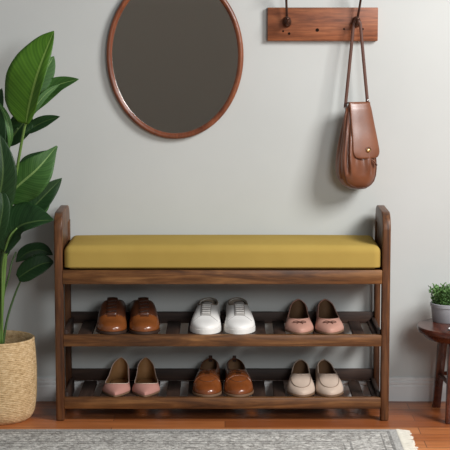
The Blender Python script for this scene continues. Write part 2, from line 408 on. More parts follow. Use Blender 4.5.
# ------------------------------------------------------------------ shoes
class Shoe:
    def __init__(s, L, Wd, body, H, z0, n=2.4, toe=(.25,2.0), heel=(.13,2.1), t0=.45, t1=.975, fac=.8, q=2.2, side=1, bend=.006):
        s.L, s.Wd, s.body, s.H, s.z0, s.n, s.toe, s.heel = L, Wd, body, H, z0, n, toe, heel
        s.t0, s.t1, s.fac, s.q, s.side, s.bend = t0, t1, fac, q, side, bend
    def nn(s, t): return interp(t, [(0,s.n),(.35,s.n+.1),(.6,s.n+.7),(.85,s.n+2.2),(1,s.n+2.6)])
    def rnd(s, t, a, p):
        return 1.0 if t >= a else max(0., 1-(1-t/a)**p)**(1/p)
    def w(s, t):
        return s.Wd*interp(t, s.body)*s.rnd(t, *s.toe)*s.rnd(1-t, *s.heel)
    def cx(s, t):                     # the sole curves: toe leans to the inner side
        return -s.side*s.bend*(math.sin(PI*min(1, t*1.1))-.0)
    def h(s, t):
        return interp(t, s.H)*(.35+.65*s.rnd(t, s.toe[0]*.55, 2.0))
    def wo(s, t):
        if t <= s.t0 or t >= s.t1: return 0
        k = abs(2*(t-s.t0)/(s.t1-s.t0)-1)
        return s.fac*s.w(t)*max(0., 1-k**s.q)**(1/s.q)
    def z_at(s, t, x):                # x measured from the centreline
        w = s.w(t); r = min(1, abs(x)/w) if w > 1e-6 else 1
        return s.z0+s.h(t)*max(0., 1-r**s.nn(t))**(1/s.nn(t))
    def pt(s, t, x, up=0): return Vector((s.cx(t)+x, t*s.L, s.z_at(t, x)+up))
    def stations(s):
        a = [s.t0*(1-math.cos(PI/2*k/16)) for k in range(17)]
        b_ = [s.t0+(s.t1-s.t0)*(1-math.cos(PI*k/34))/2 for k in range(1, 35)]
        c_ = [s.t1+(1-s.t1)*math.sin(PI/2*k/4) for k in range(1, 5)]
        return a+b_+c_
    def upper(s, name, mats, parent, th=.0026, quarter=None, NN=14):
        bm = BM(); ts = s.stations(); sides = []
        for sg in (-1, 1):
            rows = []
            for t in ts:
                w, wo, h = s.w(t), s.wo(t), s.h(t)
                r = min(1, wo/w) if w > 1e-7 else 0
                nt_ = s.nn(t); thc = math.acos(min(1, r**(nt_/2)))
                row = []
                for j in range(NN+1):
                    th_ = thc*j/NN; x = w*max(0, math.cos(th_))**(2/nt_); z = h*max(0, math.sin(th_))**(2/nt_)
                    if j == NN and r == 0: x = 0
                    row.append(bm.verts.new((s.cx(t)+sg*x, t*s.L, s.z0+z)))
                rows.append(row)
            for i in range(len(ts)-1):
                for j in range(NN):
                    f = bm.faces.new((rows[i][j], rows[i+1][j], rows[i+1][j+1], rows[i][j+1]) if sg > 0 else (rows[i][j], rows[i][j+1], rows[i+1][j+1], rows[i+1][j]))
                    if quarter and quarter((ts[i]+ts[i+1])/2, j/NN): f.material_index = 2
        bmesh.ops.remove_doubles(bm, verts=bm.verts, dist=2e-5)
        o = obj(name, bm, mats, parent, smooth='s', recalc=False)
        md = o.modifiers.new('thickness', 'SOLIDIFY'); md.thickness = th; md.offset = -1; md.material_offset = 1; md.use_rim = True
        md.material_offset_rim = 0
        return o
    def plate(s, name, mat, parent, z0, z1, k=1.0, add=0.0, ta=0, tb=1, rocker=0.0):
        bm = BM(); ring = []
        ts = [ta+(tb-ta)*(1-math.cos(PI*i/44))/2 for i in range(45)]
        R = [(s.cx(t)+s.w(t)*k+(add if 0 < i < 44 else 0), t) for i, t in enumerate(ts)]
        Lf = [(s.cx(t)-s.w(t)*k-(add if 0 < i < 44 else 0), t) for i, t in enumerate(ts)]
        loop = R + Lf[::-1][1:-1] if s.w(ts[0]) < 1e-6 and s.w(ts[-1]) < 1e-6 else R + Lf[::-1]
        def Y(t): return (t-.5)*(s.L+2*add)+.5*s.L
        rings = []
        bev = min(.0015, (z1-z0)*.3)
        for z, sh in ((z0, -bev), (z0+bev, 0), (z1-bev, 0), (z1, -bev)):
            rings.append([bm.verts.new((x*(1+sh/.045), Y(t)+(sh if t > .5 else -sh), z)) for x, t in loop])
        for a, b_ in zip(rings, rings[1:]):
            for i in range(len(loop)):
                j = (i+1) % len(loop); bm.faces.new((a[i], a[j], b_[j], b_[i]))
        bm.faces.new(rings[0][::-1]); bm.faces.new(rings[-1])
        return obj(name, bm, mat, parent, smooth=True)
    def rim(s, name, mat, parent, r=.0013, up=.0002):
        bm = BM(); ts = [s.t0+(s.t1-s.t0)*(1-math.cos(PI*k/30))/2 for k in range(31)]
        pts = [s.pt(t, s.wo(t), up) for t in ts] + [s.pt(t, -s.wo(t), up) for t in ts[::-1][1:-1]]
        tube(bm, pts, r, 8, closed=True); return obj(name, bm, mat, parent, smooth='s')
    def line(s, bm, tx, r=.0008, up=.0006):
        tube(bm, [s.pt(t, x, up) for t, x in tx], r, 6)
def place(thing_, toe_px, heel_px, zsh, toe_py, Ytoe=.006, L=.24):
    a = W(toe_px, toe_py, Ytoe); c_ = W(heel_px, toe_py-14, Ytoe+L)
    thing_.location = (a.x, Ytoe, zsh); thing_.rotation_euler = (0, 0, -math.atan2(c_.x-a.x, L))

def make_derby(side, label):
    t = thing('derby_shoe', label, 'shoe', group='brown lace-up derby shoes')
    s = Shoe(.238, .0482, [(0,.90),(.12,.95),(.3,1),(.5,.96),(.7,.88),(.88,.82),(1,.78)],
             [(0,.023),(.12,.027),(.24,.034),(.34,.048),(.46,.065),(.60,.077),(.75,.071),(1,.062)], .0095, 2.35, (.24,2.2), (.14,2.1), .60, .975, .72, 2.2, side, .004)
    def q(tt, j): return tt > .285+.13*(1-j)**1.6
    s.upper('upper', [M['derby'], M['lining'], M['derbyq']], t, quarter=q)
    s.plate('sole', M['darksole'], t, 0, .0090, 1.0, .0018)
    s.plate('insole', M['insole'], t, .0100, .0125, .86, 0, .1, .97)
    bm = BM()                          # facings edge seam
    for sg in (-1, 1): s.line(bm, [(.60, sg*.0145), (.52, sg*.015), (.42, sg*.016), (.34, sg*.0165), (.30, sg*.019), (.31, sg*.027), (.35, sg*.037)], .0009, .0007)
    obj('stitching', bm, M['derbyq'], t, smooth='s')
    bm = BM()
    for tt in (.335, .40, .465, .53):
        tube(bm, [s.pt(tt+(.012 if x > 0 else 0), x*.016, .0028) for x in (-1,-.6,-.2,.2,.6,1)], .0023, 8)
    obj('lace', bm, M['dark'], t, smooth='s')
    bm = BM(); rows = []
    for i in range(8):
        tt = .30+.34*i/7
        rows.append([bm.verts.new(s.pt(min(tt, .60), x*.017, .0006)+Vector((0, max(0, tt-.60)*.24, max(0, tt-.60)*.16))) for x in (-1,-.5,0,.5,1)])
    for i in range(7):
        for j in range(4): bm.faces.new((rows[i][j], rows[i][j+1], rows[i+1][j+1], rows[i+1][j]))
    o = obj('tongue', bm, M['derbyq'], t, smooth='s'); md = o.modifiers.new('t', 'SOLIDIFY'); md.thickness = .0015
    return t
def make_sneaker(side, label):
    t = thing('sneaker', label, 'shoe', group='white leather sneakers')
    s = Shoe(.238, .0485, [(0,.88),(.12,.93),(.3,1),(.5,.90),(.7,.80),(.88,.76),(1,.72)],
             [(0,.017),(.12,.021),(.26,.028),(.38,.041),(.50,.051),(.62,.056),(.75,.056),(.88,.060),(1,.063)], .015, 2.5, (.26,2.1), (.14,2.1), .60, .975, .78, 2.4, side, .004)
    s.upper('upper', [M['white'], M['lininglight']], t, th=.004)
    s.plate('sole', M['whitesole'], t, 0, .0160, 1.0, .0010)
    s.plate('insole', M['lininglight'], t, .018, .021, .84, 0, .1, .97)
    bm = BM()
    s.line(bm, [(.22,-.038),(.25,-.031),(.28,-.023),(.305,-.016),(.31,-.008),(.31,0),(.31,.008),(.305,.016),(.28,.023),(.25,.031),(.22,.038)], .0008, .0004)
    for sg in (-1, 1): s.line(bm, [(.31, sg*.012), (.45, sg*.013), (.59, sg*.014)], .0007, .0005)
    obj('stitching', bm, M['grey'], t, smooth='s')
    bm = BM()
    for k in range(5):
        tt = .345+.052*k; s_ = .0135
        tube(bm, [s.pt(tt, x*s_, .0030) for x in (-1,-.6,-.2,.2,.6,1)], .0024, 8, flat=.8)
    obj('lace', bm, M['white'], t, smooth='s')
    for k in range(5):
        for sg in (-1, 1):
            bm = BM(); p = s.pt(.345+.052*k, sg*.0155, .0008); bmesh.ops.create_icosphere(bm, subdivisions=1, radius=.0015, matrix=Matrix.Translation(p))
            obj('eyelet', bm, M['grey'], t, smooth='s')
    bm = BM(); rows = []
    for i in range(10):
        tt = .31+.36*i/9; ex = max(0, tt-.595)
        rows.append([bm.verts.new(s.pt(min(tt, .595), x*.017, .0010)+Vector((0, ex*.238, ex*.10-abs(x)**2*ex*.03))) for x in (-1,-.5,0,.5,1)])
    for i in range(9):
        for j in range(4): bm.faces.new((rows[i][j], rows[i][j+1], rows[i+1][j+1], rows[i+1][j]))
    o = obj('tongue', bm, M['tongue'], t, smooth='s'); md = o.modifiers.new('t', 'SOLIDIFY'); md.thickness = .003
    s.rim('collar', M['lininglight'], t, .0022, 0)
    return t
def make_bowflat(side, label):
    t = thing('ballet_flat', label, 'shoe', group='pink ballet flats with bows')
    s = Shoe(.232, .0458, [(0,.84),(.12,.92),(.3,1),(.5,.90),(.7,.74),(.88,.68),(1,.62)],
             [(0,.019),(.12,.022),(.24,.027),(.33,.032),(.5,.040),(.7,.050),(.88,.061),(1,.069)], .006, 2.2, (.30,1.9), (.16,2.0), .30, .975, .86, 2.2, side, .003)
    s.upper('upper', [M['pink'], M['lining']], t, th=.0022)
    s.plate('sole', M['tansole'], t, 0, .0055, .97, .0015)
    s.plate('insole', M['lining'], t, .006, .0085, .86, 0, .1, .97)
    s.rim('piping', M['pink'], t, .0014)
    for nm, mat in (('bow', M['dark']),):
        bm = BM(); c0 = .19
        for sg in (-1, 1):
            tube(bm, cr([s.pt(c0, 0, .002), s.pt(c0+.030, sg*.009, .003), s.pt(c0+.028, sg*.018, .003), s.pt(c0+.004, sg*.019, .0022), s.pt(c0-.004, sg*.009, .002), s.pt(c0, 0, .002)], 4), .0011, 6)
            tube(bm, [s.pt(c0, 0, .002), s.pt(c0-.030, sg*.006, .0018), s.pt(c0-.050, sg*.010, .0014)], .0011, 6)
        bmesh.ops.create_icosphere(bm, subdivisions=2, radius=.0028, matrix=Matrix.Translation(s.pt(c0, 0, .002)))
        obj('bow', bm, M['derbyq'], t, smooth='s')
    return t
def make_pump(side, label):
    t = thing('pointed_flat', label, 'shoe', group='pink pointed-toe flats')
    s = Shoe(.232, .0450, [(0,.80),(.15,.92),(.3,1),(.5,.90),(.7,.74),(.88,.68),(1,.60)],
             [(0,.014),(.12,.019),(.22,.026),(.36,.031),(.5,.039),(.7,.052),(.88,.066),(1,.076)], .006, 2.1, (.34,1.5), (.17,2.0), .225, .98, .92, 2.6, side, .003)
    s.upper('upper', [M['pink2'], M['insole']], t, th=.0020)
    s.plate('sole', M['tansole'], t, 0, .0055, .97, .0012)
    s.plate('insole', M['insole'], t, .006, .0085, .9, 0, .1, .97)
    s.rim('piping', M['beige'], t, .0012)
    return t
def make_loafer(side, label):
    t = thing('penny_loafer', label, 'shoe', group='brown leather penny loafers')
    s = Shoe(.238, .0465, [(0,.88),(.12,.94),(.3,1),(.5,.90),(.7,.76),(.88,.70),(1,.64)],
             [(0,.021),(.12,.025),(.24,.033),(.36,.048),(.44,.055),(.6,.057),(.75,.061),(1,.069)], .0085, 2.35, (.25,2.1), (.14,2.1), .47, .975, .76, 2.1, side, .004)
    s.upper('upper', [M['loafer'], M['lining']], t)
    s.plate('sole', M['tansole'], t, 0, .0080, 1.0, .0016)
    s.plate('insole', M['lining'], t, .009, .0115, .86, 0, .1, .97)
    bm = BM(); rows = []
    for i in range(5):
        tt = .325+.070*i/4
        rows.append([bm.verts.new(s.pt(tt-.035*abs(x)**2, x*s.w(tt)*.93, .0022)) for x in [k/12-1 for k in range(25)]])
    for i in range(4):
        for j in range(24): bm.faces.new((rows[i][j], rows[i][j+1], rows[i+1][j+1], rows[i+1][j]))
    o = obj('strap', bm, M['loafer'], t, smooth='s'); md = o.modifiers.new('t', 'SOLIDIFY'); md.thickness = .0018
    bm = BM()
    for tt in (.345, .375): s.line(bm, [(tt, x*.008) for x in (-1,-.5,0,.5,1)], .0016, .0026)
    obj('strap_slot', bm, M['hole'], t, smooth='s')
    bm = BM(); s.line(bm, [(.33-.12*math.sin(PI*k/20)**.7 if 0 < k < 20 else .33, -.030+.060*k/20) for k in range(21)], .0010, .0003)
    obj('apron_seam', bm, M['derbyq'], t, smooth='s')
    s.rim('piping', M['derbyq'], t, .0012)
    bm = BM(); p = s.pt(.985, 0); box(bm, p.x-.006, p.x+.006, p.y-.0015, p.y+.0015, p.z-.012, p.z+.009, .001); obj('pull_tab', bm, M['dark'], t)
    return t
def make_moccasin(side, label):
    t = thing('moccasin', label, 'shoe', group='beige slip-on moccasins')
    s = Shoe(.232, .0444, [(0,.86),(.12,.94),(.3,1),(.5,.88),(.7,.72),(.88,.66),(1,.62)],
             [(0,.018),(.12,.023),(.26,.034),(.38,.047),(.5,.052),(.7,.056),(.88,.062),(1,.068)], .007, 2.35, (.28,2.0), (.15,2.0), .385, .975, .84, 2.3, side, .003)
    s.upper('upper', [M['beige'], M['lining']], t)
    s.plate('sole', M['tansole'], t, 0, .0065, .98, .0015)
    s.plate('insole', M['lining'], t, .007, .0095, .86, 0, .1, .97)
    bm = BM(); pts = []
    for k in range(33):
        a = PI*k/32; pts.append((.42-.335*math.sin(a)**.75 if 0 < k < 32 else .42, -.0310*math.cos(a)))
    s.line(bm, pts, .0016, .0006); obj('apron_seam', bm, M['beigeseam'], t, smooth='s')
    s.rim('piping', M['beige'], t, .0013)
    return t
rowA, rowB = SH[0]+.0002, SH[1]+.0002
place(make_derby(1, 'brown lace-up derby, left one of its pair, upper shelf left end'), 112.0, 114.8, rowA, 335.5)
place(make_derby(-1, 'brown lace-up derby, right one of its pair, nearer the white sneakers'), 144.3, 141.2, rowA, 335.5)
place(make_sneaker(1, 'white lace-up sneaker, left one of its pair, on brown derby side'), 205.5, 209.5, rowA, 335.5)
place(make_sneaker(-1, 'white lace-up sneaker, right one of its pair, on pink flats side'), 239.5, 236.8, rowA, 335.5)
place(make_bowflat(1, 'pink flat with small bow, left one of its pair, beside white sneaker'), 300.8, 298.0, rowA, 335.5)
place(make_bowflat(-1, 'pink flat with small bow, right one of its pair, upper shelf right end'), 330.4, 324.5, rowA, 335.5)
place(make_pump(1, 'pink pointed-toe flat, left one of its pair, lower shelf left end'), 115.0, 121.8, rowB, 398)
place(make_pump(-1, 'pink pointed-toe flat, right one of its pair, nearer the brown loafers'), 144.8, 146.0, rowB, 398)
place(make_loafer(1, 'brown loafer with strap and heel tab, left one of its pair, lower shelf'), 207.2, 210.6, rowB, 398)
place(make_loafer(-1, 'brown loafer with strap and heel tab, right one of its pair, lower shelf'), 239.0, 234.2, rowB, 398)
place(make_moccasin(1, 'plain beige moccasin, left one of its pair, beside brown loafer'), 302.4, 300.4, rowB, 398)
place(make_moccasin(-1, 'plain beige moccasin, right one of its pair, lower shelf right end'), 331.0, 323.0, rowB, 398)

# ------------------------------------------------------------------ oval mirror
mc = W(175, 55.5, WY); sc = (W(243, 55.5, WY).x-W(107, 55.5, WY).x)/2
ma = sc-.0075; mb = (mc.z-W(175, 138, WY).z)-.0070
mir = thing('oval_mirror', 'oval wall mirror in a thin reddish wood frame above the bench', 'mirror', (mc.x, WY, mc.z))
bm = BM(); NN = 96; rings = []
for k in range(NN):
    a = 2*PI*k/NN; p = Vector((ma*math.cos(a), 0, mb*math.sin(a))); nrm = Vector((math.cos(a)/ma, 0, math.sin(a)/mb)).normalized()
    ring = []
    for (r, y) in ((-.0095,-.001),(-.0095,-.010),(-.0085,-.016),(-.0045,-.0205),(0,-.022),(.0045,-.0215),(.008,-.018),(.0095,-.012),(.0095,-.001)):
        ring.append(bm.verts.new(p+nrm*r+Vector((0,y,0))))
    rings.append(ring)
for k in range(NN):
    A, B = rings[k], rings[(k+1)%NN]
    for j in range(len(A)): bm.faces.new((A[j], A[(j+1)%len(A)], B[(j+1)%len(A)], B[j]))
obj('frame', bm, M['mframe'], mir, smooth='s')
bm = BM(); fr, bk = [], []
for k in range(NN):
    a = 2*PI*k/NN; fr.append(bm.verts.new(((ma-.008)*math.cos(a), -.009, (mb-.008)*math.sin(a)))); bk.append(bm.verts.new(((ma-.008)*math.cos(a), -.004, (mb-.008)*math.sin(a))))
bm.faces.new(fr); bm.faces.new(bk[::-1])
for k in range(NN): bm.faces.new((fr[k], fr[(k+1)%NN], bk[(k+1)%NN], bk[k]))
obj('glass', bm, M['mirror'], mir, smooth=False)

# ------------------------------------------------------------------ hook board
bx0, bx1 = W(267.5, 24, WY-.02).x, W(378, 24, WY-.02).x
bz0, bz1 = W(320, 41, WY-.02).z, W(320, 7.5, WY-.02).z
bcx, bcz = (bx0+bx1)/2, (bz0+bz1)/2
brd = thing('coat_hook_board', 'reddish wooden board with bronze coat hooks fixed to the wall', 'coat rack', (bcx, WY, bcz))
bm = BM(); box(bm, bx0-bcx, bx1-bcx, -.020, 0, bz0-bcz, bz1-bcz, .0025); obj('board', bm, M['board'], brd)
for i, (px, py, r) in enumerate(((317.3,30,.0055),(344,29,.003),(363,29,.003),(283.2,31.2,.003),(289.2,33.6,.0042))):
    p = W(px, py, WY-.021); bm = BM()
    bmesh.ops.create_cone(bm, cap_ends=True, segments=16, radius1=r, radius2=r, depth=.0012, matrix=Matrix.Translation((p.x-bcx, -.0204, p.z-bcz)) @ Matrix.Rotation(PI/2, 4, 'X'))
    obj('screw_hole', bm, M['hole'], brd)
def make_hook(px, lean):
    p = W(px, 22, WY-.03); hx, hz = p.x-bcx, p.z-bcz
    bm = BM()
    prof = [(0,-.0205),(.0125,-.0205),(.0145,-.0225),(.0140,-.026),(.0125,-.032),(.0105,-.038),(.0070,-.043),(0,-.045)]
    t = bmesh.new(); lathe(t, [(r, y) for r, y in prof], 28)
    for v_ in t.verts: v_.co = Vector((hx+v_.co.x, v_.co.z, hz-v_.co.y*1.25))
    merge(bm, t)
    ho = obj('hook', bm, M['bronze'], brd, smooth='s')
    bm = BM()
    tube(bm, cr([(hx, -.030, hz-.002), (hx+lean*.002, -.040, hz+.012), (hx+lean*.006, -.046, hz+.035), (hx+lean*.011, -.050, hz+.070), (hx+lean*.012, -.060, hz+.092), (hx+lean*.012, -.072, hz+.104)], 8), lambda t_: .0050-.0012*math.sin(PI*t_), 12)
    bmesh.ops.create_uvsphere(bm, u_segments=18, v_segments=12, radius=.0095, matrix=Matrix.Translation((hx+lean*.012, -.075, hz+.107)))
    obj('upper_prong', bm, M['bronze'], ho, smooth='s')
    bm = BM()
    tube(bm, cr([(hx, -.036, hz-.004), (hx, -.052, hz-.010), (hx, -.064, hz-.004), (hx, -.068, hz+.008)], 6), .0042, 12)
    bmesh.ops.create_uvsphere(bm, u_segments=16, v_segments=10, radius=.0065, matrix=Matrix.Translation((hx, -.068, hz+.011)))
    obj('lower_prong', bm, M['bronze'], ho, smooth='s')
    return hx+bcx, hz+bcz
make_hook(287, -.3)
hkx, hkz = make_hook(356.5, 1.0)

# ------------------------------------------------------------------ leather bag
BY = .215; YAW = math.radians(24)
bc = W(356.5, 146, BY)
bag = thing('leather_bag', 'brown leather bucket bag with flap hanging by straps from the right hook', 'bag', (bc.x, BY, bc.z), YAW)
Ri = Matrix.Rotation(-YAW, 3, 'Z')
def BL(px, py, Y):                     # pixel on plane Y -> bag-local point
    return Ri @ (W(px, py, Y)-Vector((bc.x, BY, bc.z)))
zt = lambda py: W(356, py, BY).z-bc.z
secs = [(zt(103),.030,.010,.004),(zt(106),.037,.013,.003),(zt(113),.044,.018,.001),(zt(124),.050,.025,-.001),(zt(140),.058,.036,-.003),(zt(155),.064,.044,-.004),(zt(166),.066,.048,-.003),(zt(174),.064,.047,-.001),(zt(180),.057,.042,.001),(zt(185.5),.044,.032,.003),(zt(188.8),.026,.016,.006)]
def bag_sec(z):
    S = [(s[0], s) for s in secs][::-1]
    return [interp(z, [(a, s[k]) for a, s in S]) for k in (1,2,3)]
def bag_pt(z, ph, fold=True, off=0):
    a, b_, c_ = bag_sec(z)
    cs, sn = math.cos(ph), math.sin(ph); n = 2.5
    x = a*math.copysign(abs(cs)**(2/n), cs); y = b_*math.copysign(abs(sn)**(2/n), sn)
    if fold:
        u = (z-zt(175))/(zt(108)-zt(175)); u = max(0, min(1, u))
        front = max(0, -sn)
        k = 1+ (.13*math.sin(ph*9+.6+u*1.2)+.07*math.sin(ph*15+2))*front*math.sin(PI*min(1, u*1.25)**.8 if u < .8 else PI)*1.0 if u > 0 else 1
        dimple = -.10*math.exp(-((ph-(-PI/2+.32))/.13)**2)*math.sin(PI*min(1,u*1.6)) if u*1.6 < 1 else 0
        x *= k; y *= (k+dimple)
        side = max(0, -cs)
        x += .010*side*math.sin(PI*u)*math.exp(-(((ph % (2*PI))-PI)/.3)**2)   # pinched gusset
    d = Vector((cs, sn, 0))*off
    return Vector((x+c_, y, z))+d
bm = BM(); nz_, na = 60, 120; rows = []
z_top, z_bot = secs[0][0], secs[-1][0]
for i in range(nz_+1):
    z = z_top+(z_bot-z_top)*(i/nz_)
    rows.append([bm.verts.new(bag_pt(z, 2*PI*k/na)) for k in range(na)])
for i in range(nz_):
    for k in range(na): bm.faces.new((rows[i][k], rows[i][(k+1)%na], rows[i+1][(k+1)%na], rows[i+1][k]))
bm.faces.new(rows[0]); bm.faces.new(rows[-1][::-1])
obj('body', bm, M['bag'], bag, smooth='s')
bm = BM()                              # front gusset piping, round both sides and the bottom
path = []
zs_ = [zt(p) for p in (107,113,120,130,140,150,160,168,175,181)]
phL = -PI+.62; phR = -.62
path = [bag_pt(z, phL, True, .001) for z in zs_]
a_, b2, c2 = bag_sec(zt(186))
for k in range(1, 10):
    ph = phL+(phR-phL)*k/10; z = zt(181)-(zt(181)-zt(187.3))*math.sin(PI*k/10)**.6
    p = bag_pt(z, ph, True, .001); path.append(p)
path += [bag_pt(z, phR, True, .001) for z in zs_[::-1]]
tube(bm, path, .0017, 8); obj('piping', bm, M['bagdark'], bag, smooth='s')
# flap
bm = BM(); rows = []; nv, nu = 40, 16
zf_top = zt(102.2); zf_bot = zt(157.5)
fl = []
for i in range(nv+1):
    t = i/nv
    if t < .16: k = t/.16; y = .014-.028*k; z = zf_top-.004*(1-math.sin(PI*k*.75)); 
    else:
        k = (t-.16)/.84; z = zf_top-.003+(zf_bot-zf_top+.003)*k; y = None
    hw = .0350+.0135*min(1, t*1.1)
    if t > .86: q = (t-.86)/.14; hw = hw*(.62+.38*math.sqrt(max(0, 1-q*q)))
    row = []
    for j in range(nu+1):
        u = -1+2*j/nu
        if y is None:
            b_ = bag_sec(min(z, secs[0][0]-.0005))[1]
            front = -(b_+.0045); e_ = min(1, k*12); yy = -.014*(1-e_)+front*e_; yy += .006*(abs(u)**3)*.6
        else: yy = y
        row.append(bm.verts.new((u*hw+.002+.011*t, yy, z-(.0*u))))
    rows.append(row)
for i in range(nv):
    for j in range(nu): bm.faces.new((rows[i][j], rows[i][j+1], rows[i+1][j+1], rows[i+1][j]))
fo = obj('flap', bm, M['bag'], bag, smooth='s'); md = fo.modifiers.new('t', 'SOLIDIFY'); md.thickness = .0028; md.offset = 0
p = BL(368, 149.5, BY); yb = -(bag_sec(p.z)[1]+.0045)
pc = Vector((p.x-.018, yb-.002, p.z))
pc.x = (W(368.2,149.5,BY-.045).x-bc.x - (yb)*-math.sin(YAW))/math.cos(YAW)
bm = BM(); t = bmesh.new(); lathe(t, [(0,.006),(.004,.0058),(.0068,.0035),(.0072,.001),(.0072,0),(.0,0)], 24)
for v_ in t.verts: v_.co = Vector((v_.co.x, -v_.co.z, v_.co.y))
merge(bm, t)
cl = obj('clasp', bm, M['brass'], fo, smooth='s', loc=pc)
bm = BM(); tube(bm, [(.0105*math.cos(2*PI*k/28), 0, .0105*math.sin(2*PI*k/28)) for k in range(28)], .0007, 6, closed=True); obj('stitching', bm, M['bagdark'], fo, smooth='s', loc=pc+Vector((0,.0004,0)))
# drawstring toggle under the flap
bm = BM(); a0 = Vector((pc.x+.000, yb+.006, zt(155)))
tube(bm, cr([a0, a0+Vector((.010,-.004,-.008)), a0+Vector((.022,-.007,-.018)), a0+Vector((.029,-.008,-.027))], 6), .0045, 10, flat=.5); obj('pull_strap', bm, M['bag'], bag, smooth='s')
bm = BM(); a1 = a0+Vector((.027,-.0078,-.025)); tube(bm, [a1, a1+Vector((.004,-.001,-.006))], .0050, 10, flat=.6); obj('strap_tip', bm, M['bagdark'], bag, smooth='s')
# shoulder straps
hook = Ri @ (Vector((hkx, WY-.0535, hkz-.0130))-Vector((bc.x, BY, bc.z)))
lp = BL(345.2, 108, BY+.002); rp = BL(367.2, 100, BY+.002)
bm = BM()
hookL, hookR = hook+Ri@Vector((-.0112,0,.001)), hook+Ri@Vector((.0112,0,.001))
for pts in ([lp, lp.lerp(hookL,.3)+Vector((0,0,0)), lp.lerp(hookL,.7), hookL, hook+Ri@Vector((-.0072,0,.0125)), hook+Vector((0,0,.0160)), hook+Ri@Vector((.0072,0,.0125)), hookR, rp.lerp(hookR,.7), rp.lerp(hookR,.3), rp, rp+Vector((.0,.004,-.010))],):
    tube(bm, cr(pts, 8), .0052, 10, flat=.32, up=Ri @ Vector((.0,1,0)))
obj('shoulder_strap', bm, M['bagdark'], bag, smooth='s')
bm = BM(); bmesh.ops.create_uvsphere(bm, u_segments=14, v_segments=8, radius=.0048, matrix=Matrix.Translation(lp+Vector((0,-.004,0)))); obj('ring', bm, M['steel'], bag, smooth='s')
bm = BM(); bmesh.ops.create_uvsphere(bm, u_segments=14, v_segments=8, radius=.0036, matrix=Matrix.Translation(rp+Vector((0,-.003,0)))); obj('ring', bm, M['steel'], bag, smooth='s')
bm = BM()
side = [bag_pt(z, -PI+.16, True, .003) for z in [zt(q) for q in (109,116,125,136,148,160,170,178)]]
tube(bm, [lp]+side, .0048, 10, flat=.35, up=Vector((-1,-.2,0))); obj('side_strap', bm, M['bag'], bag, smooth='s')

# ------------------------------------------------------------------ basket and tall plant
bkY = .040
rc = W(-4, 338.3, bkY); rb = W(-4, 421.5, bkY); R = (W(34, 338, bkY).x-rc.x)
bk = thing('woven_basket', 'tall pale woven straw basket holding the large leafy plant', 'basket', (rc.x, bkY, 0))
Hk = rc.z
bm = BM(); prof = []
nr = 44
def rad(u): return interp(u, [(0,R*.80),(.04,R*.90),(.12,R*.985),(.35,R*1.045),(.6,R*1.055),(.85,R*1.03),(1,R)])
for i in range(nr):
    for q in range(5):
        u = (i+q/5)/nr; prof.append((rad(u)+.0014*abs(math.sin(PI*q/5)), u*Hk))
prof = [(0, .0)]+prof+[(R+.001, Hk+.001),(R-.002, Hk+.004),(R-.006, Hk+.002),(R-.008, Hk-.01)]+[(rad(u)-.008, u*Hk) for u in (.9,.8,.7,.5,.3,.1,.05)]+[(0,.012)]
lathe(bm, prof, 72); obj('basket_body', bm, M['straw'], bk, smooth='s')
bm = BM(); tube(bm, [((R-.002)*math.cos(2*PI*k/72), (R-.002)*math.sin(2*PI*k/72), Hk) for k in range(72)], .0042, 10, closed=True); obj('rim', bm, M['straw'], bk, smooth='s')

plant = thing('potted_plant', 'tall tropical plant with big green paddle leaves growing in the straw basket', 'plant', (rc.x, bkY, Hk-.045))
PO = Vector((rc.x, bkY, Hk-.045))
bm = BM(); lathe(bm, [(0,-.06),(R*.8,-.06),(R*.93,-.03),(R*.93,-.002),(R*.5,.004),(0,.006)], 40); obj('soil', bm, M['soil'], plant, smooth='s')
def PW(p): return W(p[0], p[1], p[2])-PO
def leaf(mid, hw_px, face, mat, fold=.25, wave=.0, prof=None, lop=0.0, name='leaf'):
    """mid: list of (px,py,Y) from base to tip; hw_px half width; face: normal hint (towards viewer-ish)"""
    path = cr([PW(p) for p in mid], 12); n = len(path); hw = hw_px/318.0
    prof = prof or [(0,.05),(.08,.35),(.22,.78),(.42,1),(.62,.93),(.8,.66),(.92,.33),(1,.01)]
    bm = BM(); uvl = bm.loops.layers.uv.new('UVMap'); rows = []; nu = 12; face = Vector(face).normalized()
    ph = random.uniform(0, 6)
    for i, p in enumerate(path):
        t = i/(n-1); tg = (path[min(i+1,n-1)]-path[max(i-1,0)]).normalized()
        side = tg.cross(face).normalized(); nrm = side.cross(tg).normalized(); w = hw*interp(t, prof)
        row = []
        for j in range(nu+1):
            u = -1+2*j/nu; ww = w*(1+lop*(1 if u > 0 else -1))
            hgt = fold*abs(u)*w - .10*w*u*u + wave*w*math.sin(9*t+ph+(2 if u > 0 else 0))*u*u
            row.append((bm.verts.new(p+side*u*ww+nrm*hgt), (.5+u*.5, t)))
        rows.append(row)
    for i in range(n-1):
        for j in range(nu):
            q = (rows[i][j], rows[i][j+1], rows[i+1][j+1], rows[i+1][j])
            f = bm.faces.new([a[0] for a in q])
            for lo, a in zip(f.loops, q): lo[uvl].uv = a[1]
    o = obj(name, bm, mat, plant, smooth='s', recalc=False); md = o.modifiers.new('t', 'SOLIDIFY'); md.thickness = .0009; md.offset = 0
    return o
def stalk(pts, r0, r1, mat):
    bm = BM(); tube(bm, cr([PW(p) for p in pts], 8), lambda t: (r0+(r1-r0)*t)/318, 10); obj('stem', bm, mat, plant, smooth='s')
LA, LB, LC = M['leafA'], M['leafB'], M['leafC']
base = lambda x: (x, 345, .06)
